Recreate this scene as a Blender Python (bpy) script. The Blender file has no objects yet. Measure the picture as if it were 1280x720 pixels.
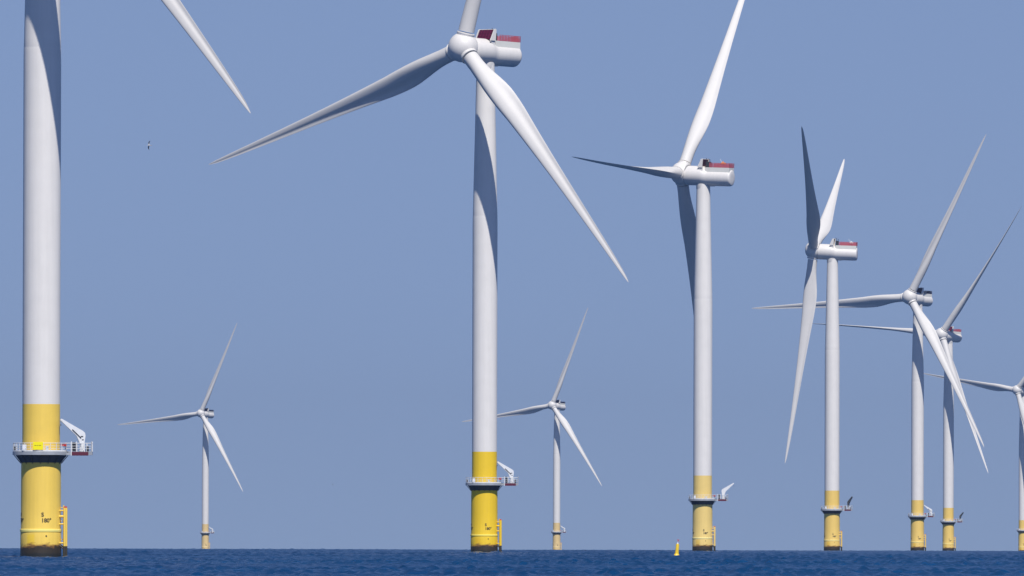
import bpy, bmesh, math, random
import numpy as np
from mathutils import Vector, Matrix
random.seed(7); rng = np.random.default_rng(11)
R_ = math.radians
scene = bpy.context.scene
col = scene.collection

# ------------------------------------------------------------------ camera, world, sun, exposure
EARTH = 7433e3                      # earth radius with refraction: the sea really curves away
CAM_H = 3.3
PITCH, ROLL = R_(0.9915), R_(0.1562)
cd = bpy.data.cameras.new('camera'); cam = bpy.data.objects.new('camera', cd); col.objects.link(cam)
cd.sensor_width = 36; cd.lens = 504.8; cd.clip_start = 5; cd.clip_end = 120000
fw = Vector((0, math.cos(PITCH), math.sin(PITCH))); r0 = Vector((1, 0, 0)); u0 = Vector((0, -math.sin(PITCH), math.cos(PITCH)))
rv = r0*math.cos(ROLL) + u0*math.sin(ROLL); uv = -r0*math.sin(ROLL) + u0*math.cos(ROLL)
cam.matrix_world = Matrix(((rv.x, uv.x, -fw.x, 0), (rv.y, uv.y, -fw.y, 0), (rv.z, uv.z, -fw.z, CAM_H), (0, 0, 0, 1)))
scene.camera = cam

SUN_EL, SUN_AZ = R_(54), R_(14.5)      # behind the camera, a little to the right
sdir = Vector((math.sin(SUN_AZ)*math.cos(SUN_EL), -math.cos(SUN_AZ)*math.cos(SUN_EL), math.sin(SUN_EL)))
world = bpy.data.worlds.new('World'); scene.world = world; world.use_nodes = True
wn = world.node_tree; wn.nodes.clear()
sky = wn.nodes.new('ShaderNodeTexSky'); sky.sky_type = 'NISHITA'; sky.sun_disc = False
sky.sun_elevation = SUN_EL; sky.sun_rotation = math.atan2(sdir.x, sdir.y)
sky.altitude = 0; sky.air_density = 1.5; sky.dust_density = 0.0; sky.ozone_density = 3.0
# look the sky up a little higher than the true direction: a clear dry day with no bright white band on the horizon
wtc = wn.nodes.new('ShaderNodeTexCoord'); wad = wn.nodes.new('ShaderNodeVectorMath'); wad.operation = 'ADD'; wad.inputs[1].default_value = (0, 0, .2)
wno = wn.nodes.new('ShaderNodeVectorMath'); wno.operation = 'NORMALIZE'
wn.links.new(wtc.outputs['Generated'], wad.inputs[0]); wn.links.new(wad.outputs[0], wno.inputs[0]); wn.links.new(wno.outputs[0], sky.inputs['Vector'])
tint = wn.nodes.new('ShaderNodeMix'); tint.data_type = 'RGBA'; tint.blend_type = 'MULTIPLY'
tint.inputs['Factor'].default_value = 1.0; tint.inputs['B'].default_value = (0.80, 0.77, 1.0, 1)
bg = wn.nodes.new('ShaderNodeBackground'); bg.inputs['Strength'].default_value = 0.0755
wo = wn.nodes.new('ShaderNodeOutputWorld')
wn.links.new(sky.outputs[0], tint.inputs['A']); wn.links.new(tint.outputs['Result'], bg.inputs['Color']); wn.links.new(bg.outputs[0], wo.inputs['Surface'])
sl = bpy.data.lights.new('sun', 'SUN'); sl.energy = 4.4; sl.angle = R_(0.53); sl.color = (1.0, 0.955, 0.89)
so = bpy.data.objects.new('sun', sl); col.objects.link(so); so.rotation_euler = sdir.to_track_quat('Z', 'Y').to_euler(); so.location = (0, 0, 500)
vs = scene.view_settings; vs.view_transform = 'Standard'; vs.look = 'None'; vs.gamma = 1; vs.use_curve_mapping = False
vs.exposure = 0.25

# ------------------------------------------------------------------ materials
def mat(name, color, rough=.5, metal=0.0, streak=0.0, patch=0.0, bump=0.0, sx=1.0, spec=None):
    """painted / metal surface with slight procedural weathering in object space"""
    m = bpy.data.materials.new(name); m.use_nodes = True; nt = m.node_tree; b = nt.nodes['Principled BSDF']
    b.inputs['Roughness'].default_value = rough; b.inputs['Metallic'].default_value = metal
    if spec is not None: b.inputs['Specular IOR Level'].default_value = spec
    tc = nt.nodes.new('ShaderNodeTexCoord')
    mp = nt.nodes.new('ShaderNodeMapping'); mp.inputs['Scale'].default_value = (1.6*sx, 1.6*sx, .06*sx)
    n1 = nt.nodes.new('ShaderNodeTexNoise'); n1.inputs['Scale'].default_value = 1.0; n1.inputs['Detail'].default_value = 5
    n2 = nt.nodes.new('ShaderNodeTexNoise'); n2.inputs['Scale'].default_value = .35*sx; n2.inputs['Detail'].default_value = 6
    nt.links.new(tc.outputs['Object'], mp.inputs['Vector']); nt.links.new(mp.outputs[0], n1.inputs['Vector']); nt.links.new(tc.outputs['Object'], n2.inputs['Vector'])
    def ramp(src, lo, hi, amt):
        r = nt.nodes.new('ShaderNodeMapRange'); r.inputs['From Min'].default_value = lo; r.inputs['From Max'].default_value = hi
        r.inputs['To Min'].default_value = 1-amt; r.inputs['To Max'].default_value = 1.0
        nt.links.new(src, r.inputs['Value']); return r.outputs['Result']
    f = nt.nodes.new('ShaderNodeMath'); f.operation = 'MULTIPLY'
    nt.links.new(ramp(n1.outputs['Fac'], .3, .6, streak), f.inputs[0]); nt.links.new(ramp(n2.outputs['Fac'], .3, .6, patch), f.inputs[1])
    mx = nt.nodes.new('ShaderNodeMix'); mx.data_type = 'RGBA'; mx.blend_type = 'MULTIPLY'; mx.inputs['Factor'].default_value = 1
    mx.inputs['A'].default_value = (*color, 1); nt.links.new(f.outputs[0], mx.inputs['B'])
    nt.links.new(mx.outputs['Result'], b.inputs['Base Color'])
    m['out'] = mx.name
    return m

def pile_mat(name, color, deep):
    """yellow foundation paint: dark sea growth near the waterline with a ragged edge, a repainted patch, faint streaks"""
    m = mat(name, color, .5, streak=.07, patch=.05); nt = m.node_tree; b = nt.nodes['Principled BSDF']
    base = nt.nodes[m['out']].outputs['Result']
    tc = nt.nodes.new('ShaderNodeTexCoord'); sp = nt.nodes.new('ShaderNodeSeparateXYZ'); nt.links.new(tc.outputs['Object'], sp.inputs[0])
    nz = nt.nodes.new('ShaderNodeTexNoise'); nz.inputs['Scale'].default_value = .9; nz.inputs['Detail'].default_value = 7; nz.inputs['Roughness'].default_value = .65
    mp = nt.nodes.new('ShaderNodeMapping'); mp.inputs['Scale'].default_value = (.6, .6, 1.6); nt.links.new(tc.outputs['Object'], mp.inputs[0]); nt.links.new(mp.outputs[0], nz.inputs['Vector'])
    def math_(op, a, bb):
        n = nt.nodes.new('ShaderNodeMath'); n.operation = op
        for i, v in enumerate((a, bb)):
            if isinstance(v, (int, float)): n.inputs[i].default_value = v
            else: nt.links.new(v, n.inputs[i])
        return n.outputs[0]
    def layer(prev, colr, zmid, wid, amp):
        h = math_('ADD', sp.outputs['Z'], math_('MULTIPLY', math_('SUBTRACT', nz.outputs['Fac'], .5), amp))
        r = nt.nodes.new('ShaderNodeMapRange'); r.inputs['From Min'].default_value = zmid-wid; r.inputs['From Max'].default_value = zmid+wid
        r.inputs['To Min'].default_value = 1; r.inputs['To Max'].default_value = 0; nt.links.new(h, r.inputs['Value'])
        x = nt.nodes.new('ShaderNodeMix'); x.data_type = 'RGBA'; x.inputs['B'].default_value = (*colr, 1)
        nt.links.new(r.outputs[0], x.inputs['Factor']); nt.links.new(prev, x.inputs['A']); return x.outputs['Result']
    # repainted patch, low on the left of the south face
    px = nt.nodes.new('ShaderNodeMapRange'); px.interpolation_type = 'SMOOTHSTEP'; nt.links.new(math_('ABSOLUTE', math_('ADD', sp.outputs['X'], 1.55), 0), px.inputs['Value'])
    px.inputs['From Min'].default_value = .45; px.inputs['From Max'].default_value = .75; px.inputs['To Min'].default_value = 1; px.inputs['To Max'].default_value = 0
    pz = nt.nodes.new('ShaderNodeMapRange'); pz.interpolation_type = 'SMOOTHSTEP'; nt.links.new(math_('ABSOLUTE', math_('SUBTRACT', sp.outputs['Z'], 3.0), 0), pz.inputs['Value'])
    pz.inputs['From Min'].default_value = .6; pz.inputs['From Max'].default_value = 1.1; pz.inputs['To Min'].default_value = .75; pz.inputs['To Max'].default_value = 0
    x0 = nt.nodes.new('ShaderNodeMix'); x0.data_type = 'RGBA'; x0.inputs['B'].default_value = (*deep, 1)
    nt.links.new(math_('MULTIPLY', px.outputs[0], pz.outputs[0]), x0.inputs['Factor']); nt.links.new(base, x0.inputs['A'])
    c = layer(x0.outputs['Result'], (.26, .13, .03), 2.1, .25, 2.4)
    c = layer(c, (.035, .026, .016), 1.75, .16, 2.6)
    c = layer(c, (.012, .013, .011), .75, .2, 1.0)
    nt.links.new(c, b.inputs['Base Color']); return m

M = {}
M['tower_white'] = mat('tower_white_paint', (.715, .69, .655), .55, streak=.045, patch=.035)
M['blade_white'] = mat('blade_white_gelcoat', (.585, .57, .55), .6, patch=.03)
M['nacelle_white'] = mat('nacelle_white_paint', (.64, .62, .595), .5, streak=.04, patch=.03)
M['cream'] = mat('cream_panel', (.60, .60, .56), .5, patch=.05)
M['seam'] = mat('dark_seam', (.16, .17, .18), .6)
M['steel'] = mat('galvanised_steel', (.42, .44, .46), .45, metal=.3, patch=.15, sx=3)
M['underside_shade'] = mat('platform_underside_shade', (.055, .065, .085), .6, patch=.1)  # grey steel made near black: the shade below the deck is in the colour
M['red'] = mat('red_rail', (.42, .085, .115), .5, patch=.08, sx=3)
M['maroon'] = mat('maroon_cooler', (.075, .0015, .028), .5, patch=.1, sx=3)
M['maroon_rib'] = mat('maroon_rib', (.14, .008, .05), .5)
M['navy'] = mat('navy_cooler', (.022, .026, .07), .4, patch=.1, sx=3)
M['dark'] = mat('dark_equipment', (.03, .035, .045), .5)
M['orange'] = mat('orange_box', (.80, .28, .03), .5)
M['darkred'] = mat('dark_red_steel', (.10, .012, .03), .5)
M['signal_red'] = mat('signal_red', (.5, .04, .03), .45)
M['sign_yellow'] = mat('sign_yellow', (.88, .78, .0), .5)
M['black'] = mat('black_paint', (.035, .03, .02), .6)
M['crane_white'] = mat('crane_white', (.72, .73, .74), .45, patch=.08, sx=3)
M['crane_shade'] = mat('crane_shade', (.11, .13, .16), .5, patch=.1, sx=3)  # dark copy of the crane paint, shadow side put into the colour
Y = {}
for k, (c, d) in dict(pale=((.85, .59, .100), (.84, .56, .03)), strong=((.82, .55, .020), (.78, .48, .015)),
                      cream=((.80, .585, .19), (.74, .48, .08)), warm=((.81, .56, .145), (.76, .47, .05)),
                      hazed=((.74, .54, .24), (.72, .48, .12))).items():  # last yellow: distance haze mixed into the paint of the farthest turbines
    Y[k] = (mat('yellow_paint_'+k, c, .5, streak=.06, patch=.05), pile_mat('yellow_pile_'+k, c, d), mat('yellow_band_'+k, tuple(min(.86, v*1.08+.10) for v in c), .45))
M['buoy_yellow'] = mat('buoy_yellow', (.80, .55, .03), .45, patch=.1, sx=3)
M['gull_white'] = mat('feather_white', (.42, .42, .43), .8)
M['gull_dark'] = mat('feather_dark', (.03, .03, .035), .8)

def sea_material():
    """water whose ripples are real slopes: the gradient of a noise height field tilts the normal"""
    m = bpy.data.materials.new('sea_water'); m.use_nodes = True; nt = m.node_tree; b = nt.nodes['Principled BSDF']
    b.inputs['Roughness'].default_value = .27; b.inputs['IOR'].default_value = 1.30
    tc = nt.nodes.new('ShaderNodeTexCoord'); geo = nt.nodes.new('ShaderNodeNewGeometry')
    def vm(op, a, c):
        n = nt.nodes.new('ShaderNodeVectorMath'); n.operation = op
        for i, v in enumerate((a, c)):
            if v is None: continue
            if isinstance(v, tuple): n.inputs[i].default_value = v
            else: nt.links.new(v, n.inputs[i])
        return n.outputs[0]
    def fm(op, a, c):
        n = nt.nodes.new('ShaderNodeMath'); n.operation = op
        for i, v in enumerate((a, c)):
            if isinstance(v, (int, float)): n.inputs[i].default_value = v
            else: nt.links.new(v, n.inputs[i])
        return n.outputs[0]
    def height(dx, dy, scale, det):
        p = vm('ADD', tc.outputs['Object'], (dx, dy, 0)); p = vm('MULTIPLY', p, (1.0, .62, 0))
        n = nt.nodes.new('ShaderNodeTexNoise'); n.noise_dimensions = '2D'; n.inputs['Scale'].default_value = scale; n.inputs['Detail'].default_value = det; n.inputs['Roughness'].default_value = .55
        nt.links.new(p, n.inputs['Vector']); return n.outputs['Fac']
    def slope(scale, det, eps, amp):
        h0 = height(0, 0, scale, det); hx = height(eps, 0, scale, det); hy = height(0, eps, scale, det)
        return fm('MULTIPLY', fm('SUBTRACT', h0, hx), amp/eps), fm('MULTIPLY', fm('SUBTRACT', h0, hy), amp/eps)
    ax, ay = slope(.55, 3.0, .2, RIP1); bx_, by_ = slope(.11, 2.0, .8, RIP2)
    cv = nt.nodes.new('ShaderNodeCombineXYZ'); nt.links.new(fm('ADD', ax, bx_), cv.inputs[0]); nt.links.new(fm('ADD', ay, by_), cv.inputs[1])
    nt.links.new(vm('NORMALIZE', vm('ADD', geo.outputs['Normal'], cv.outputs[0]), None), b.inputs['Normal'])
    n2 = nt.nodes.new('ShaderNodeTexNoise'); n2.inputs['Scale'].default_value = .012; n2.inputs['Detail'].default_value = 4
    nt.links.new(tc.outputs['Object'], n2.inputs['Vector'])
    cr = nt.nodes.new('ShaderNodeValToRGB'); cr.color_ramp.elements[0].position = .35; cr.color_ramp.elements[1].position = .68
    cr.color_ramp.elements[0].color = (.0008, .030, .098, 1); cr.color_ramp.elements[1].color = (.0012, .040, .120, 1)
    nt.links.new(n2.outputs['Fac'], cr.inputs[0]); nt.links.new(cr.outputs[0], b.inputs['Base Color'])
    return m
RIP1, RIP2 = .3, .5
M['sea'] = sea_material()
M['foam'] = mat('sea_foam', (.24, .32, .38), .8, patch=.5, sx=6)

# ------------------------------------------------------------------ mesh helpers
class MB:
    """collects shapes and links them as ONE mesh object"""
    def __init__(s): s.v = []; s.f = []; s.mi = []
    def add(s, vs_, fs, mi=0):
        o = len(s.v); s.v += [tuple(v) for v in vs_]; s.f += [tuple(i+o for i in f) for f in fs]; s.mi += [mi]*len(fs)
    def box(s, c, d, mi=0, rot=None, bev=0.0):
        bm = bmesh.new(); bmesh.ops.create_cube(bm, size=1)
        for v in bm.verts: v.co = Vector((v.co.x*d[0], v.co.y*d[1], v.co.z*d[2]))
        if bev > 0: bmesh.ops.bevel(bm, geom=bm.edges[:], offset=bev, segments=2, affect='EDGES')
        X = Matrix.Translation(c) @ (rot.to_4x4() if rot is not None else Matrix())
        bm.transform(X); bm.verts.index_update()
        s.add([v.co[:] for v in bm.verts], [[v.index for v in f.verts] for f in bm.faces], mi); bm.free()
    def tube(s, a, b, r, r2=None, n=10, mi=0, caps=True):
        a = Vector(a); b = Vector(b); r2 = r if r2 is None else r2
        d = (b-a).normalized(); p = d.orthogonal().normalized(); q = d.cross(p)
        vs_ = []
        for c, rr in ((a, r), (b, r2)):
            for i in range(n):
                t = 2*math.pi*i/n; vs_.append(c + (p*math.cos(t)+q*math.sin(t))*rr)
        fs = [(i, (i+1) % n, n+(i+1) % n, n+i) for i in range(n)]
        if caps: fs += [tuple(range(n-1, -1, -1)), tuple(range(n, 2*n))]
        s.add(vs_, fs, mi)
    def lathe(s, prof, n=64, mi=0, axis='z', cap0=True, cap1=True, origin=(0, 0, 0), smooth=True):
        """prof: list of (radius, height)"""
        vs_ = []; O = Vector(origin)
        for r, h in prof:
            for i in range(n):
                t = 2*math.pi*i/n; x, y = r*math.cos(t), r*math.sin(t)
                vs_.append(O + Vector({'z': (x, y, h), 'x': (h, x, y), 'y': (y, h, x)}[axis]))
        fs = []
        for k in range(len(prof)-1):
            for i in range(n):
                j = (i+1) % n; fs.append((k*n+i, k*n+j, (k+1)*n+j, (k+1)*n+i))
        if cap0: fs.append(tuple(range(n-1, -1, -1)))
        if cap1: m = (len(prof)-1)*n; fs.append(tuple(range(m, m+n)))
        s.add(vs_, fs, mi)
    def prism(s, poly, y0, y1, mi=0, plane='xz'):
        n = len(poly); vs_ = []
        for y in (y0, y1):
            for a, b in poly: vs_.append({'xz': (a, y, b), 'xy': (a, b, y), 'yz': (y, a, b)}[plane])
        fs = [(i, (i+1) % n, n+(i+1) % n, n+i) for i in range(n)] + [tuple(range(n-1, -1, -1)), tuple(range(n, 2*n))]
        s.add(vs_, fs, mi)
    def mesh(s, name, mats, angle=35):
        me = bpy.data.meshes.new(name); me.from_pydata(s.v, [], s.f)
        for m in (mats if isinstance(mats, (list, tuple)) else [mats]): me.materials.append(m)
        me.polygons.foreach_set('material_index', s.mi)
        bm = bmesh.new(); bm.from_mesh(me); bmesh.ops.recalc_face_normals(bm, faces=bm.faces[:]); bm.to_mesh(me); bm.free()
        me.polygons.foreach_set('use_smooth', [True]*len(me.polygons)); me.set_sharp_from_angle(angle=R_(angle)); me.update()
        return me

def place(name, me, parent=None, matrix=None):
    o = bpy.data.objects.new(name, me); col.objects.link(o)
    if parent is not None: o.parent = parent
    if matrix is not None: o.matrix_local = matrix
    return o
def tag(o, label=None, cat=None, group=None, kind=None):
    for k, v in (('label', label), ('category', cat), ('group', group), ('kind', kind)):
        if v: o[k] = v
    return o
def empty(name, loc):
    o = bpy.data.objects.new(name, None); o.empty_display_size = 3; o.location = loc; col.objects.link(o); return o
def set_mat(o, *ms):
    for i, m in enumerate(ms):
        o.material_slots[i].link = 'OBJECT'; o.material_slots[i].material = m

# ------------------------------------------------------------------ the sea: one curved sheet, waves where they can be seen
def build_sea():
    az = np.radians(np.concatenate([np.linspace(-180, -8, 44), np.linspace(-8, -2.5, 36)[1:], np.linspace(-2.5, 2.5, 620)[1:], np.linspace(2.5, 8, 36)[1:], np.linspace(8, 180, 44)[1:-1]]))
    rr = [8.]
    while rr[-1] < 24000:
        r = rr[-1]
        if r < 1000: d = max(6, r*.12)
        elif r < 1900: d = .75
        elif r < 7600: d = .75+(r-1900)*.0010
        else: d = min(r*.012, 400) if r < 9000 else 500
        rr.append(r+d)
    rr = np.array(rr); nr, na = len(rr), len(az)
    RR, AZ = np.meshgrid(rr, az, indexing='ij')
    X = RR*np.sin(AZ); Yy = RR*np.cos(AZ)
    Z = np.zeros_like(X)
    amp_mask = np.clip((RR-1000)/60, 0, 1)*np.clip((8.0-np.abs(np.degrees(AZ)))/3, 0, 1)
    nw = 46
    for i in range(nw):
        lam = 1.3*(1.045**i)*rng.uniform(.9, 1.1)                 # 1.3 .. 9.5 m
        th = R_(-62) + rng.normal(0, .75)                        # wind sea running from the left towards the viewer
        k = 2*math.pi/lam; ph = rng.uniform(0, 2*math.pi)
        a = .0190*lam**.30
        p = k*(X*math.cos(th)+Yy*math.sin(th))+ph
        Z += a*(np.sin(p)+.22*np.cos(2*p))
    # wave groups: calmer and rougher patches
    g = np.zeros_like(X)
    for i in range(7):
        lam = rng.uniform(60, 260); th = rng.uniform(0, 6.28); g += np.sin(2*math.pi/lam*(X*math.cos(th)+Yy*math.sin(th)*.5)+rng.uniform(0, 6.28))
    Z *= (1+.16*g)
    Z = Z*amp_mask*np.interp(RR, [2500, 5500, 8000], [1, .62, .5]) - RR**2/(2*EARTH)
    co = np.stack([X, Yy, Z], -1).reshape(-1, 3).astype(np.float32)
    idx = np.arange(nr*na).reshape(nr, na)
    a = idx[:-1, :]; b = idx[1:, :]
    a2 = np.roll(a, -1, 1); b2 = np.roll(b, -1, 1)
    quads = np.stack([a, a2, b2, b], -1).reshape(-1, 4).astype(np.int32)
    inner = idx[0]
    me = bpy.data.meshes.new('sea'); nv = len(co); nq = len(quads)
    me.vertices.add(nv); me.vertices.foreach_set('co', co.ravel())
    me.loops.add(nq*4+na); me.loops.foreach_set('vertex_index', np.concatenate([quads.ravel(), inner[::-1].astype(np.int32)]))
    me.polygons.add(nq+1); me.polygons.foreach_set('loop_start', np.concatenate([np.arange(nq)*4, [nq*4]]).astype(np.int32))
    me.polygons.foreach_set('use_smooth', np.ones(nq+1, bool))
    me.update(calc_edges=True); me.validate()
    me.materials.append(M['sea'])
    o = place('sea', me); o['kind'] = 'structure'
    n0 = me.polygons[nq//2].normal
    if n0.z < 0: me.flip_normals()
build_sea()

# ------------------------------------------------------------------ turbine prototypes (metres, root at the sea surface)
HUB_Z, R_TIP, OV, TAU = 125.0, 89.5, 7.99, R_(6.28)
Z_YEL, Z_DECK = 25.1, 16.75

def tower_mesh():
    b = MB(); prof = [(3.08, Z_YEL)]
    seams = [83.5]
    def rad(z): return 3.08 if z < 82 else 3.08-(z-82)/(121.3-82)*.86
    for z in list(np.linspace(27, 121.3, 40)):
        prof.append((rad(z), z))
    for z in seams:
        prof += [(rad(z), z-.10), (rad(z)-.004, z-.05), (rad(z)-.004, z+.05), (rad(z), z+.10)]
    prof.sort(key=lambda p: p[1])
    b.lathe(prof, 72)
    return b.mesh('tower', M['tower_white'], 60)
def yellow_upper_mesh():
    b = MB(); b.lathe([(3.08, Z_DECK+.66), (3.08, Z_YEL)], 72, cap0=False, cap1=False)
    return b.mesh('tower_base', Y['pale'][0])
def pile_mesh():
    b = MB(); b.lathe([(3.36, -12), (3.36, .4), (3.34, 2), (3.34, 4.3), (3.28, 4.6), (3.27, 10), (3.25, 16.2)], 96)
    return b.mesh('transition_piece', Y['pale'][1], 60)
def band_mesh():
    b = MB(); b.lathe([(3.28, 4.20), (3.41, 4.26), (3.41, 4.62), (3.28, 4.68)], 96, cap0=False, cap1=False)
    return b.mesh('fender_ring', Y['pale'][2], 60)
def cone_mesh():
    b = MB(); b.lathe([(3.27, 15.55), (3.34, 15.55), (4.12, 16.72), (3.2, 16.74)], 72, cap0=False, cap1=False)
    for i in range(16):   # gusset ribs
        t = 2*math.pi*i/16; c, s = math.cos(t), math.sin(t)
        b.tube((3.3*c, 3.3*s, 15.4), (4.4*c, 4.4*s, 16.72), .07, n=6)
    return b.mesh('support_cone', M['underside_shade'])
def deck_mesh():
    b = MB()
    b.lathe([(3.10, 16.76), (4.62, 16.76), (4.66, 16.80), (4.66, 17.36), (4.62, 17.40), (3.10, 17.40)], 72, cap0=False, cap1=False)
    return b.mesh('platform', M['steel'])
def extension_mesh():
    b = MB()
    b.box((6.45, 0, 17.25), (3.9, 4.4, .22), 0, bev=.03)
    for y in (-2.1, -.7, .7, 2.1): b.box((6.3, y, 16.96), (4.2, .18, .34), 0)
    b.box((8.3, 0, 16.98), (.18, 4.5, .36), 0)
    b.box((6.45, -2.32, 17.0), (2.7, .16, .62), 1, bev=.03)        # dark red fender on the landing side
    return b.mesh('landing_bay', [M['steel'], M['darkred']])
def railing_mesh():
    b = MB(); h0, h1 = 17.40, 18.72; Rr = 4.56; gap = R_(27)
    N = 44; angs = [gap+(2*math.pi-2*gap)*i/N for i in range(N+1)]
    pts = [(Rr*math.cos(t), Rr*math.sin(t)) for t in angs]
    path = pts + [(8.3, -2.1)]*0
    for i, p in enumerate(pts):
        if i % 2 == 0: b.tube((*p, h0), (*p, h1), .045, n=6)
        if i:
            q = pts[i-1]
            for h, r in ((h1, .045), (h0+.85, .03), (h0+.45, .03)): b.tube((*q, h), (*p, h), r, n=6)
            m = ((p[0]+q[0])/2, (p[1]+q[1])/2); an = math.atan2(m[1], m[0])
            b.box((m[0], m[1], h0+.09), (.02, .62, .18), 0, Matrix.Rotation(an, 3, 'Z'))
    bay = [pts[0], (5.0, 2.12), (8.32, 2.12), (8.32, -2.12), (5.0, -2.12), pts[-1]]
    for i in range(len(bay)-1):
        a, c = Vector((*bay[i], 0)), Vector((*bay[i+1], 0)); L = (c-a).length; k = max(1, round(L/.85))
        for h, r in ((h1, .05), (h0+.85, .035), (h0+.45, .035)): b.tube((a.x, a.y, h), (c.x, c.y, h), r, n=6)
        for j in range(k+1):
            p = a.lerp(c, j/k); tall = (i in (2, 3) and j in (0, k)) or (i == 3 and j == k-1)
            b.tube((p.x, p.y, h0-.05), (p.x, p.y, h1+(.28 if tall else 0)), .085 if tall else .045, n=6)
    for x in (5.0, 7.15): b.box((x, -2.2, 17.75), (.14, .14, 2.1), 0)
    return b.mesh('railing', M['crane_white'])
EQUIP = [('red_locker', (3.75, -2.35, 18.35), (.95, .5, .34), 'signal_red'), ('winch_cabinet', (5.55, -1.2, 18.05), (.75, .7, 1.3), 'dark'),
         ('control_box', (5.4, -1.82, 18.6), (.5, .4, .5), 'dark'), ('generator_box', (7.6, -1.6, 17.8), (.5, .5, .85), 'dark'), ('life_raft_canister', (6.6, -1.9, 17.7), (.5, .3, .6), 'crane_white'),
         ('storage_box', (-2.6, -3.6, 17.95), (.7, .45, 1.0), 'crane_white'), ('junction_box', (1.1, -4.0, 17.8), (.5, .3, .75), 'crane_white'), ('lantern_box', (-4.25, -.6, 17.75), (.4, .4, .7), 'dark')]
def equipment_meshes():
    out = []
    for nm, c, d, m in EQUIP:
        b = MB(); b.box((0, 0, 0), d, 0, bev=.04)
        b.box((0, -d[1]/2-.01, d[2]*.05), (d[0]*.7, .03, d[2]*.6), 0)          # door panel
        b.box((0, 0, d[2]/2+.02), (d[0]*1.06, d[1]*1.06, .05), 0)              # lid
        out.append((nm, b.mesh(nm, M[m]), c))
    return out
def landing_mesh():
    b = MB(); x = 4.05
    for y in (-.95, .95):
        b.tube((x, y, 1.9), (x, y, 8.15), .21, n=14)
        b.tube((x, y, -3), (x, y, 1.9), .21, n=14, mi=1)
        for z in (2.4, 5.5, 7.7): b.tube((3.0, y*.8, z), (x, y, z), .13, n=10)
        b.tube((3.0, y*.8, 2.2), (x, y, 1.3), .13, n=10, mi=1)
        b.tube((3.0, y*.8, 6.75), (x, y, 6.75), .20, n=10)
        b.tube((x, y, 8.13), (x, y, 8.42), .15, .1, n=10, mi=2)
    return b.mesh('boat_landing', [Y['pale'][0], M['black'], M['signal_red']])
def ladder_mesh():
    b = MB()
    for y in (-.3, .3): b.tube((3.75, y, 0), (3.75, y, 8.6), .05, n=8)
    for i in range(27): b.tube((3.75, -.3, .4+i*.3), (3.75, .3, .4+i*.3), .022, n=6)
    for z in (3, 6, 8.2): b.tube((3.2, 0, z), (3.75, 0, z), .05, n=6)
    return b.mesh('access_ladder', Y['pale'][0])
def crane_pedestal():
    b = MB(); b.tube((0, 0, 0), (0, 0, 1.5), .34, .30, n=20); b.lathe([(.52, 0), (.52, .16), (.36, .2)], 24)
    return b.mesh('crane_pedestal', M['crane_white'])
def crane_boom(L):
    """cranked box boom in its own xz plane, pivot at origin, pointing along -x and up"""
    b = MB()
    poly = [(-.42, 0), (.30, -.15), (.50, 1.3), (.42, 1.75), (.05, 2.08), (-L*.84, 2.0+L*.50), (-L*.84-.22, 1.78+L*.50), (-.95, 1.25)]
    b.prism(poly, -.24, .24)
    b.tube((-.25, -.3, .9), (-1.7, -.3, 2.3), .07, n=8, mi=1)       # hydraulic ram
    b.box((-.1, -.262, 1.15), (.42, .03, .16), 1); b.box((.05, -.262, .62), (.3, .03, .14), 1)
    b.tube((-L*.84-.12, 0, 1.85+L*.50), (-L*.84-.12, 0, 1.0+L*.50), .02, n=5, mi=1)
    b.box((-L*.84-.12, 0, .95+L*.50), (.14, .14, .22), 1, bev=.02)
    return b.mesh('crane_boom', [M['crane_white'], M['dark']])

def text_verts(body, size):
    cu = bpy.data.curves.new('lettering', 'FONT'); cu.body = body; cu.size = size; cu.align_x = 'LEFT'; cu.offset = .03
    o = bpy.data.objects.new('lettering', cu); col.objects.link(o)
    dg = bpy.context.evaluated_depsgraph_get(); me = o.evaluated_get(dg).to_mesh()
    bm = bmesh.new(); bm.from_mesh(me); bmesh.ops.triangulate(bm, faces=bm.faces[:])
    bmesh.ops.subdivide_edges(bm, edges=[e for e in bm.edges if e.calc_length() > .3], cuts=1)
    bm.verts.index_update()
    r = ([v.co.copy() for v in bm.verts], [[v.index for v in f.verts] for f in bm.faces]); bm.free()
    o.evaluated_get(dg).to_mesh_clear(); bpy.data.objects.remove(o); return r
def lettering_meshes():
    rad = 3.30; res = []
    for ang, lines in ((R_(3), ('S', '180°')), (R_(-87), ('W', '270°')), (R_(93), ('E', '90°'))):
        for nm, z, s, sz in (('compass_letter', 6.72, lines[0], .92), ('bearing_number', 5.78, lines[1], .92)):
            b = MB(); vs_, fs = text_verts(s, sz); out = []
            for v in vs_:
                t = ang + v.x/rad; out.append((rad*math.sin(t), -rad*math.cos(t), z+v.y))
            b.add(out, fs); res.append((nm, b.mesh(nm, M['black'])))
    return res
def scuff_mesh():
    b = MB(); rad = 3.38; t = R_(17)
    b.add([(rad*math.sin(t+dx/rad), -rad*math.cos(t+dx/rad), 3.55+dz) for dx, dz in ((-.13, -.1), (.13, -.16), (.13, .1), (-.1, .13))], [(0, 1, 2, 3)])
    return b.mesh('scuff_mark', M['black'])
def sign_mesh():
    b = MB(); b.box((0, 0, 0), (1.62, .05, 1.25), 0, bev=.02)
    for x, w in ((-.42, .34), (-.05, .22), (.32, .36)): b.box((x, -.032, .08), (w, .012, .07), 1)
    return b.mesh('sign_board', [M['sign_yellow'], M['black']])

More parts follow.
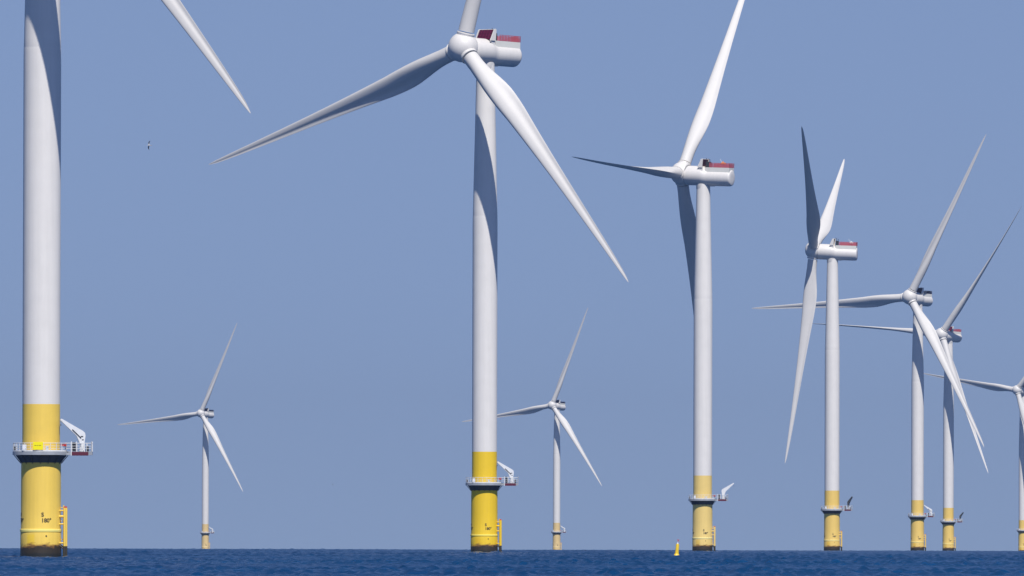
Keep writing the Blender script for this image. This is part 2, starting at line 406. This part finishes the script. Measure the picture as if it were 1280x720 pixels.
# nacelle frame: +x upwind along the shaft, z up, origin where shaft meets the tower axis
def nacelle_mesh():
    b = MB(); n = 64
    # one moulded body: generator drum blending into the slimmer rear housing, rounded end
    n_ = 64
    sec = [(6.08, 2.6, 0), (6.02, 2.95, 0), (5.85, 3.14, 0), (5.5, 3.22, 0), (.4, 3.22, -.02), (-.3, 3.16, -.1), (-.95, 2.98, -.28), (-1.6, 2.82, -.46), (-2.2, 2.77, -.54), (-2.6, 2.76, -.55),
           (-9.6, 2.74, -.55), (-9.95, 2.68, -.55), (-10.22, 2.5, -.55), (-10.36, 2.2, -.55), (-10.40, .9, -.55)]
    vs_ = []
    for x, rr, zc in sec:
        for i in range(n_): t = 2*math.pi*i/n_; vs_.append((x, rr*math.cos(t), zc+rr*math.sin(t)))
    fs = [(k*n_+i, k*n_+(i+1) % n_, (k+1)*n_+(i+1) % n_, (k+1)*n_+i) for k in range(len(sec)-1) for i in range(n_)]
    fs += [tuple(range(n_-1, -1, -1)), tuple(range((len(sec)-1)*n_, len(sec)*n_))]
    b.add(vs_, fs)
    b.lathe([(2.16, -4.4), (2.24, -4.2), (2.24, -2.6)], 48)
    b.box((-3.3, 0, -3.2), (1.5, 1.4, .5), 0, bev=.1)
    return b.mesh('nacelle', M['nacelle_white'])
def deckhouse_mesh():
    b = MB()
    prof = [(-2.05, .8), (2.05, .8), (1.98, 2.82), (-1.98, 2.82)]
    b.prism(prof, -10.05, -1.4, plane='yz')
    return b.mesh('hoist_deck', M['cream'])
def rail_mesh():
    b = MB(); z0, z1 = 2.84, 4.32; x0, x1 = -10.05, -2.9; w = 1.98
    runs = [((x1, -w), (x0, -w)), ((x0, -w), (x0, w)), ((x0, w), (x1, w))]
    for a, c in runs:
        a = Vector((*a, 0)); c = Vector((*c, 0)); k = max(2, round((c-a).length/1.1))
        for j in range(k+1):
            p = a.lerp(c, j/k); b.box((p.x, p.y, (z0+z1)/2), (.10, .10, z1-z0), 0)
        d = (c-a); mid = (a+c)/2; dims = (abs(d.x)+.07, .05, 0) if abs(d.x) > abs(d.y) else (.05, abs(d.y)+.07, 0)
        for z, hh in ((z1-.06, .14), (z0+.14, .26), (z0+.46, .24), (z0+.78, .24), (z0+1.10, .22)):
            b.box((mid.x, mid.y, z), (dims[0], dims[1], hh), 0)
    return b.mesh('hoist_railing', M['red'])
def cooler_frame_mesh():
    b = MB()
    # two raked side plates and a top bar
    for s in (-1, 1):
        b.prism([(1.15, 2.7), (-.15, 5.55), (-.6, 5.65), (-.8, 5.4), (-.6, 2.7)], s*2.72-.16, s*2.72+.16)
        b.prism([(.35, 1.6), (.9, 2.9), (-.6, 2.9), (-.7, 1.4)], s*2.4-.2, s*2.4+.2)
    d = Vector((-1.65, 0, 2.35)).normalized()
    b.tube((-.4, -2.7, 5.5), (-.4, 2.7, 5.5), .10, n=10)
    return b.mesh('cooler_frame', M['nacelle_white'])
def cooler_panel_mesh():
    b = MB()
    for s in (-1,):
        b.prism([(.80, 3.0), (-.25, 5.42), (-.65, 5.42), (.1, 3.0)], -2.55, 2.55)
    # grid ribs on the front face
    a = Vector((.81, 0, 3.0)); c = Vector((-.24, 0, 5.42)); u = (c-a).normalized(); nrm = Vector((u.z, 0, -u.x))
    for y in (-1.5, -.5, .5, 1.5):
        b.tube(a+nrm*.03+Vector((0, y, 0)), c+nrm*.03+Vector((0, y, 0)), .05, n=6, mi=1)
    for t in (.33, .66):
        p = a.lerp(c, t)+nrm*.03; b.tube(p+Vector((0, -2.5, 0)), p+Vector((0, 2.5, 0)), .045, n=6, mi=1)
    return b.mesh('cooler_panel', [M['maroon'], M['maroon_rib']])
def mast_mesh():
    b = MB()
    b.box((-1.9, .5, 3.75), (1.1, 2.2, 1.9), 0, bev=.1); b.box((-1.8, -1.35, 3.65), (.8, .9, 1.7), 0, bev=.08)
    for x, y, h in ((-1.35, .9, 5.7), (-1.5, -.9, 5.5), (-2.3, .2, 5.3)):
        b.tube((x, y, 2.8), (x, y, h), .06, n=6); b.box((x, y, h), (.42, .1, .1), 0); b.tube((x+.18, y, h), (x+.18, y, h+.25), .07, n=6)
    return b.mesh('weather_mast', M['dark'])
def beacon_mesh():
    b = MB(); b.box((0, 0, 0), (1.5, .8, .75), 0, bev=.1); b.tube((.2, 0, .37), (.2, 0, .8), .2, .16, n=12)
    b.tube((.55, -.2, .3), (1.35, -.2, 1.5), .05, n=6, mi=1)
    return b.mesh('beacon_box', [M['orange'], M['crane_white']])
# hub frame: +z upwind (shaft), origin at blade intersection
def hub_mesh():
    b = MB(); n = 64
    prof = [(2.95, -2.15), (3.25, -2.05), (3.42, -1.75), (3.6, -1.2)]
    for i in range(1, 22):
        t = -.22+(math.pi/2+.22)*i/21; prof.append((3.74*math.cos(t) if i < 21 else .02, 3.74*math.sin(t)*(.95)))
    b.lathe(prof, n)
    return b.mesh('hub', M['nacelle_white'])
def hub_joint_mesh():
    b = MB(); b.lathe([(2.8, -2.45), (3.0, -2.44), (3.0, -2.1), (2.8, -2.1)], 48, cap0=False, cap1=False)
    for i in range(36):
        t = 2*math.pi*i/36; b.box((3.03*math.cos(t), 3.03*math.sin(t), -2.2), (.12, .22, .2), 1, Matrix.Rotation(t, 3, 'Z'))
    return b.mesh('rotor_joint', [M['seam'], M['nacelle_white']])
# blade frame: x = span from the shaft axis, y = towards trailing edge, z = upwind
def blade_mesh():
    S = [0.045, .06, .08, .10, .12, .14, .165, .19, .215, .24, .27, .30, .34, .38, .43, .48, .54, .60, .66, .72, .78, .83, .88, .92, .95, .97, .985, .995, 1.0]
    xs = np.array(S)
    chord = np.interp(xs, [0, .08, .11, .14, .17, .20, .225, .26, .32, .40, .5, .6, .7, .8, .88, .94, .97, .99, 1], [3.95, 3.95, 4.25, 4.8, 5.35, 5.75, 5.85, 5.7, 5.15, 4.4, 3.6, 2.95, 2.4, 1.88, 1.45, 1.06, .78, .45, .12])
    thick = np.interp(xs, [0, .08, .12, .16, .20, .25, .32, .45, .6, 1], [1, 1, .87, .70, .57, .48, .41, .33, .27, .2])
    twist = np.interp(xs, [0, .1, .2, .3, .4, .5, .6, .7, .8, .9, 1], [TW+17, TW+17, TW+13, TW+9.2, TW+6.5, TW+4.6, TW+3.0, TW+1.8, TW+.7, TW-.2, TW-1.2])
    circ = np.interp(xs, [.06, .11, .17, .24], [1, .8, .35, 0])
    axis_ = np.interp(xs, [0, .1, .2, .3, 1], [.5, .46, .36, .31, .30])
    n = 40; b = MB(); vs_ = []
    for i, s in enumerate(S):
        pts = []
        for j in range(n):
            u = 2*math.pi*j/n
            xc = .5*(1+math.cos(u)); sgn = 1 if u < math.pi else -1
            # airfoil: half thickness + camber, pressure side (+z) with an aft cusp
            yt = 5*.2*(.2969*math.sqrt(xc)-.126*xc-.3516*xc**2+.2843*xc**3-.1015*xc**4)/.2*thick[i]
            cam_ = -.035*4*xc*(1-xc)-.055*math.sin(math.pi*max(0, (xc-.45)/.55))**2*(1 if sgn > 0 else .35)
            za = sgn*yt + cam_; zc = .5*math.sin(u)*thick[i]
            z = za*(1-circ[i])+zc*circ[i]
            pts.append(((xc-axis_[i])*chord[i], z*chord[i]))
        th = R_(twist[i]); c, sn = math.cos(th), math.sin(th); X = s*R_TIP
        zb = 2.6*s**2.2                                    # prebend towards the pressure side
        for y, z in pts:
            # twisting lifts the leading edge (-y) upwind (+z)
            vs_.append((X, y*c+z*sn, -y*sn+z*c+zb))
    fs = []
    for k in range(len(S)-1):
        for j in range(n):
            fs.append((k*n+j, k*n+(j+1) % n, (k+1)*n+(j+1) % n, (k+1)*n+j))
    fs += [tuple(range(n-1, -1, -1)), tuple(range((len(S)-1)*n, len(S)*n))]
    b.add(vs_, fs)
    return b.mesh('blade', M['blade_white'], 50)
TW = 10.0
def collar_mesh():
    b = MB(); b.lathe([(1.9, 2.3), (2.22, 2.5), (2.22, 3.30), (2.28, 3.34), (2.28, 3.62), (2.2, 3.70), (1.95, 3.72)], 48, axis='x')
    return b.mesh('blade_collar', M['nacelle_white'])

P = dict(tower=tower_mesh(), base=yellow_upper_mesh(), pile=pile_mesh(), band=band_mesh(), cone=cone_mesh(), deck=deck_mesh(), ext=extension_mesh(),
         rail=railing_mesh(), equip=equipment_meshes(), landing=landing_mesh(), ladder=ladder_mesh(), ped=crane_pedestal(), boom=crane_boom(4.1), letter=lettering_meshes(), scuff=scuff_mesh(),
         sign=sign_mesh(), nac=nacelle_mesh(), dh=deckhouse_mesh(), hrail=rail_mesh(), cframe=cooler_frame_mesh(), cpanel=cooler_panel_mesh(), mast=mast_mesh(),
         beacon=beacon_mesh(), hub=hub_mesh(), joint=hub_joint_mesh(), blade=blade_mesh(), collar=collar_mesh())

def turbine(x, D, yaw, phase, label, yellow, accent, crane_yaw, crane_mat, sign=False, beacon=None, nac_tilt=R_(1.8), pitch=0):
    psi, phi = R_(yaw), R_(phase)
    t = empty('wind_turbine', (x, D, -D*D/(2*EARTH))); tag(t, label, 'wind turbine', 'wind turbines of the offshore wind farm')
    tw = place('tower', P['tower'], t)
    tb = place('tower_base', P['base'], t); set_mat(tb, Y[yellow][0])
    pl = place('transition_piece', P['pile'], t); set_mat(pl, Y[yellow][1])
    o = place('fender_ring', P['band'], pl); set_mat(o, Y[yellow][2])
    for nm, me in P['letter']: place(nm, me, pl)
    place('scuff_mark', P['scuff'], pl)
    dk = place('platform', P['deck'], t)
    for nm, k in (('support_cone', 'cone'), ('landing_bay', 'ext'), ('railing', 'rail')): place(nm, P[k], dk)
    for nm, me, c in P['equip']: place(nm, me, dk, Matrix.Translation(c))
    if sign: tag(place('sign_board', P['sign'], dk, Matrix.Translation((-.35, -4.66, 18.25))), 'bright yellow sign board on the railing')
    bl = place('boat_landing', P['landing'], t, Matrix.Rotation(R_(-6), 4, 'Z')); set_mat(bl, Y[yellow][0])
    o = place('access_ladder', P['ladder'], bl); set_mat(o, Y[yellow][0])
    cr = place('davit_crane', P['ped'], t, Matrix.Translation((6.75, -.9, 17.37))); set_mat(cr, crane_mat)
    o = place('crane_boom', P['boom'], cr, Matrix.Translation((0, 0, 1.3)) @ Matrix.Rotation(R_(crane_yaw), 4, 'Z')); set_mat(o, crane_mat)
    # nacelle
    nh = Vector((-math.sin(psi), -math.cos(psi), 0)); up = Vector((0, 0, 1))
    def basis(tilt):
        n = nh*math.cos(tilt)+up*math.sin(tilt); u = -nh*math.sin(tilt)+up*math.cos(tilt); return n, u, (-n).cross(u)
    n, u, rt = basis(nac_tilt)
    O = Vector((0, 0, HUB_Z-OV*math.sin(TAU)))
    yv = u.cross(n)
    Mn = Matrix.Translation(O) @ Matrix((( n.x, yv.x, u.x), (n.y, yv.y, u.y), (n.z, yv.z, u.z))).to_4x4()
    nc = place('nacelle', P['nac'], t, Mn)
    place('hoist_deck', P['dh'], nc)
    o = place('hoist_railing', P['hrail'], nc); set_mat(o, M['red' if accent == 'maroon' else accent])
    place('cooler_frame', P['cframe'], nc)
    o = place('cooler_panel', P['cpanel'], nc); set_mat(o, M[accent], M['maroon_rib' if accent == 'maroon' else accent])
    place('weather_mast', P['mast'], nc)
    if beacon:
        o = place('beacon_box', P['beacon'], nc, Matrix.Translation((-7.6, 1.3 if yaw > 100 else -1.5, 4.15))); set_mat(o, M[beacon])
    # rotor
    n, u, rt = basis(TAU)
    hc = Vector((0, 0, HUB_Z-OV*math.sin(TAU))) + n*OV
    hx = rt; hy = n.cross(hx)
    hb = place('hub', P['hub'], t, Matrix.Translation(hc) @ Matrix(((hx.x, hy.x, n.x), (hx.y, hy.y, n.y), (hx.z, hy.z, n.z))).to_4x4())
    place('rotor_joint', P['joint'], hb)
    for k in range(3):
        a = phi - k*2*math.pi/3
        e = rt*math.cos(a)+u*math.sin(a); te = -(rt*math.sin(a)-u*math.cos(a))
        Mb = Matrix.Translation(hc) @ Matrix(((e.x, te.x, n.x), (e.y, te.y, n.y), (e.z, te.z, n.z))).to_4x4() @ Matrix.Rotation(R_(-pitch), 4, 'X')
        b_ = place('blade', P['blade'], t, Mb); place('blade_collar', P['collar'], b_)
    return t

turbine(-76.926, 2348, 47.9, -37.7, 'nearest wind turbine at far left, cut off above, pale yellow base lettered S 180°', 'pale', 'maroon', 12, M['crane_white'], sign=True)
turbine(-6.700, 3553, 45.2, -41.7, 'large wind turbine with maroon cooler, red rails and the most saturated yellow base', 'strong', 'maroon', 8, M['crane_white'])
turbine(63.119, 4742, 113.7, -119.5, 'wind turbine beside the small yellow buoy, orange box behind its nacelle rail', 'cream', 'maroon', 176, M['crane_white'], beacon='orange', pitch=66)
turbine(133.011, 5959, 98.2, 32.0, 'wind turbine with rotor seen edge-on and one upright blade in dark shade', 'warm', 'maroon', 116, M['crane_shade'], beacon='crane_white', pitch=59)
turbine(199.827, 7068, 32.7, -56.6, 'wind turbine with dark navy cooler and rails whose left blade passes behind a tower', 'warm', 'navy', 10, M['crane_white'])
turbine(251.838, 8277, 34.7, -65.8, 'wind turbine with pinkish red rails standing just right of one with navy rails', 'warm', 'maroon', 120, M['crane_shade'], pitch=64)
turbine(392.816, 11032, 37.3, -68.5, 'wind turbine at the right edge, tower half cut off by the picture border', 'warm', 'navy', 190, M['crane_shade'])
turbine(-276.31, 12964, 33.0, -53.3, 'smallest distant wind turbine standing alone on the horizon between the two largest', 'hazed', 'navy', 10, M['crane_white'])
turbine(38.498, 12217, 32.2, -50.9, 'distant small wind turbine whose left blade passes behind a tower with saturated yellow base', 'hazed', 'navy', 10, M['crane_white'])

# ------------------------------------------------------------------ buoy
def buoy():
    D = 2760; x = (846.5-640)/17950*D
    t = empty('navigation_buoy', (x, D, -D*D/(2*EARTH))); t.rotation_euler = (0, R_(5), 0)
    tag(t, 'small yellow pillar buoy leaning on the water left of a turbine base', 'buoy')
    b = MB(); b.lathe([(.45, -.8), (.66, -.5), (.70, -.05), (.66, .18), (.50, .36), (.40, .6)], 28); place('float', b.mesh('float', M['buoy_yellow']), t)
    b = MB(); b.lathe([(.38, .58), (.34, 1.1), (.31, 2.3), (.27, 2.5)], 24)
    place('pillar', b.mesh('pillar', M['buoy_yellow']), t)
    b = MB(); b.lathe([(.16, 2.45), (.16, 2.6), (.10, 2.64), (.10, 2.78), (.02, 2.82)], 16); place('lantern', b.mesh('lantern', M['crane_white']), t)
    b = MB(); b.tube((.05, 0, 2.6), (.05, 0, 3.1), .025, n=6)
    for s in (-1, 1): b.box((.05, 0, 3.2), (.5, .07, .07), 0, Matrix.Rotation(s*R_(45), 3, 'Y'))
    place('topmark', b.mesh('topmark', M['signal_red']), t)
buoy()

# ------------------------------------------------------------------ broken wash where the swell meets the two nearest piles
def wash(x, D, seed):
    rg = np.random.default_rng(seed); b = MB(); n = 150
    ph = rg.uniform(0, 6.28, 8); fr = [3, 5, 8, 13, 19, 27, 34, 41]
    vs_ = []
    for i in range(n):
        t = 2*math.pi*i/n; w = sum(math.sin(f*t+p) for f, p in zip(fr, ph))/4
        h = max(0, .05+.11*w); o = 3.75+.35*w+.12*math.sin(7*t)
        for rr, zz in ((3.38, h*.9), (3.55, h+.02), (o+.1, h*.45), (o+.55, -.25)): vs_.append((rr*math.cos(t), rr*math.sin(t), zz+.04))
    fs = [(i*4+k, ((i+1) % n)*4+k, ((i+1) % n)*4+k+1, i*4+k+1) for i in range(n) for k in range(3)]
    b.add(vs_, fs); o = place('foam', b.mesh('foam', M['foam'])); o.location = (x, D, -D*D/(2*EARTH)); o['kind'] = 'stuff'
wash(-76.926, 2348, 3); wash(-6.700, 3553, 4)

# ------------------------------------------------------------------ gulls in flight
def gull(px, py, D, bank, label, scale=1.0):
    me_b = MB()
    # body along x (head +x), wings along y
    prof = [(.005, -.30), (.03, -.26), (.055, -.15), (.075, -.02), (.07, .08), (.05, .17), (.045, .22), (.035, .27), (.008, .33)]
    me_b.lathe(prof, 14, axis='x')
    for s in (-1, 1):
        st = [(.05, .10, -.10, .0, .02), (.25, .13, -.06, .07, .018), (.42, .11, -.05, .09, .014), (.56, .03, -.08, .06, .010), (.70, -.10, -.13, .02, .005)]
        vs_ = []
        for y, xl, xt, z, th in st:
            xm = (xl+xt)/2
            vs_ += [(xl, s*y, z), (xm, s*y, z+th), (xt, s*y, z), (xm, s*y, z-th*.4)]
        fs = []
        mi = []
        for k in range(len(st)-1):
            f = [(4*k+j, 4*k+(j+1) % 4, 4*k+4+(j+1) % 4, 4*k+4+j) for j in range(4)]
            me_b.mi += []; fs.append((f, 1 if k >= 1 else 0))
        o = len(me_b.v); me_b.v += vs_
        for f, m_ in fs:
            for q in f: me_b.f.append(tuple(i+o for i in q)); me_b.mi.append(m_)
        me_b.f.append((o+16, o+17, o+18, o+19)); me_b.mi.append(1)
    me_b.prism([(-.27, -.03), (-.27, .03), (-.42, .075), (-.42, -.075)], -.008, .008, 0, plane='xy')
    o = place('gull', me_b.mesh('gull', [M['gull_white'], M['gull_dark']]))
    v = rv*((px-640)/17950) + uv*((360-py)/17950) + fw
    o.location = Vector((0, 0, CAM_H)) + v*D
    o.rotation_euler = (R_(bank), 0, R_(200)); o.rotation_mode = 'XYZ'; o.scale = (scale,)*3
    tag(o, label, 'bird', 'gulls flying over the sea')
gull(186.3, 181.7, 1750, 72, 'white gull with dark wingtips banking steeply in open sky between two turbines', .85)
gull(415.8, 605.5, 6200, 20, 'tiny far-off gull, a dark speck low in the sky above the horizon')

# ------------------------------------------------------------------ haze: clear maritime air over the whole scene
def haze():
    b = MB(); S = 26000
    b.box((0, 0, 95), (2*S, 2*S, 330))
    m = bpy.data.materials.new('haze_air'); m.use_nodes = True; nt = m.node_tree; nt.nodes.clear()
    v = nt.nodes.new('ShaderNodeVolumePrincipled'); v.inputs['Color'].default_value = (.41, .49, .62, 1); v.inputs['Density'].default_value = HAZE; v.inputs['Anisotropy'].default_value = .2
    out = nt.nodes.new('ShaderNodeOutputMaterial'); nt.links.new(v.outputs[0], out.inputs['Volume'])
    o = place('haze', b.mesh('haze', m)); o['kind'] = 'stuff'
HAZE = 1.4e-5
if HAZE: haze()
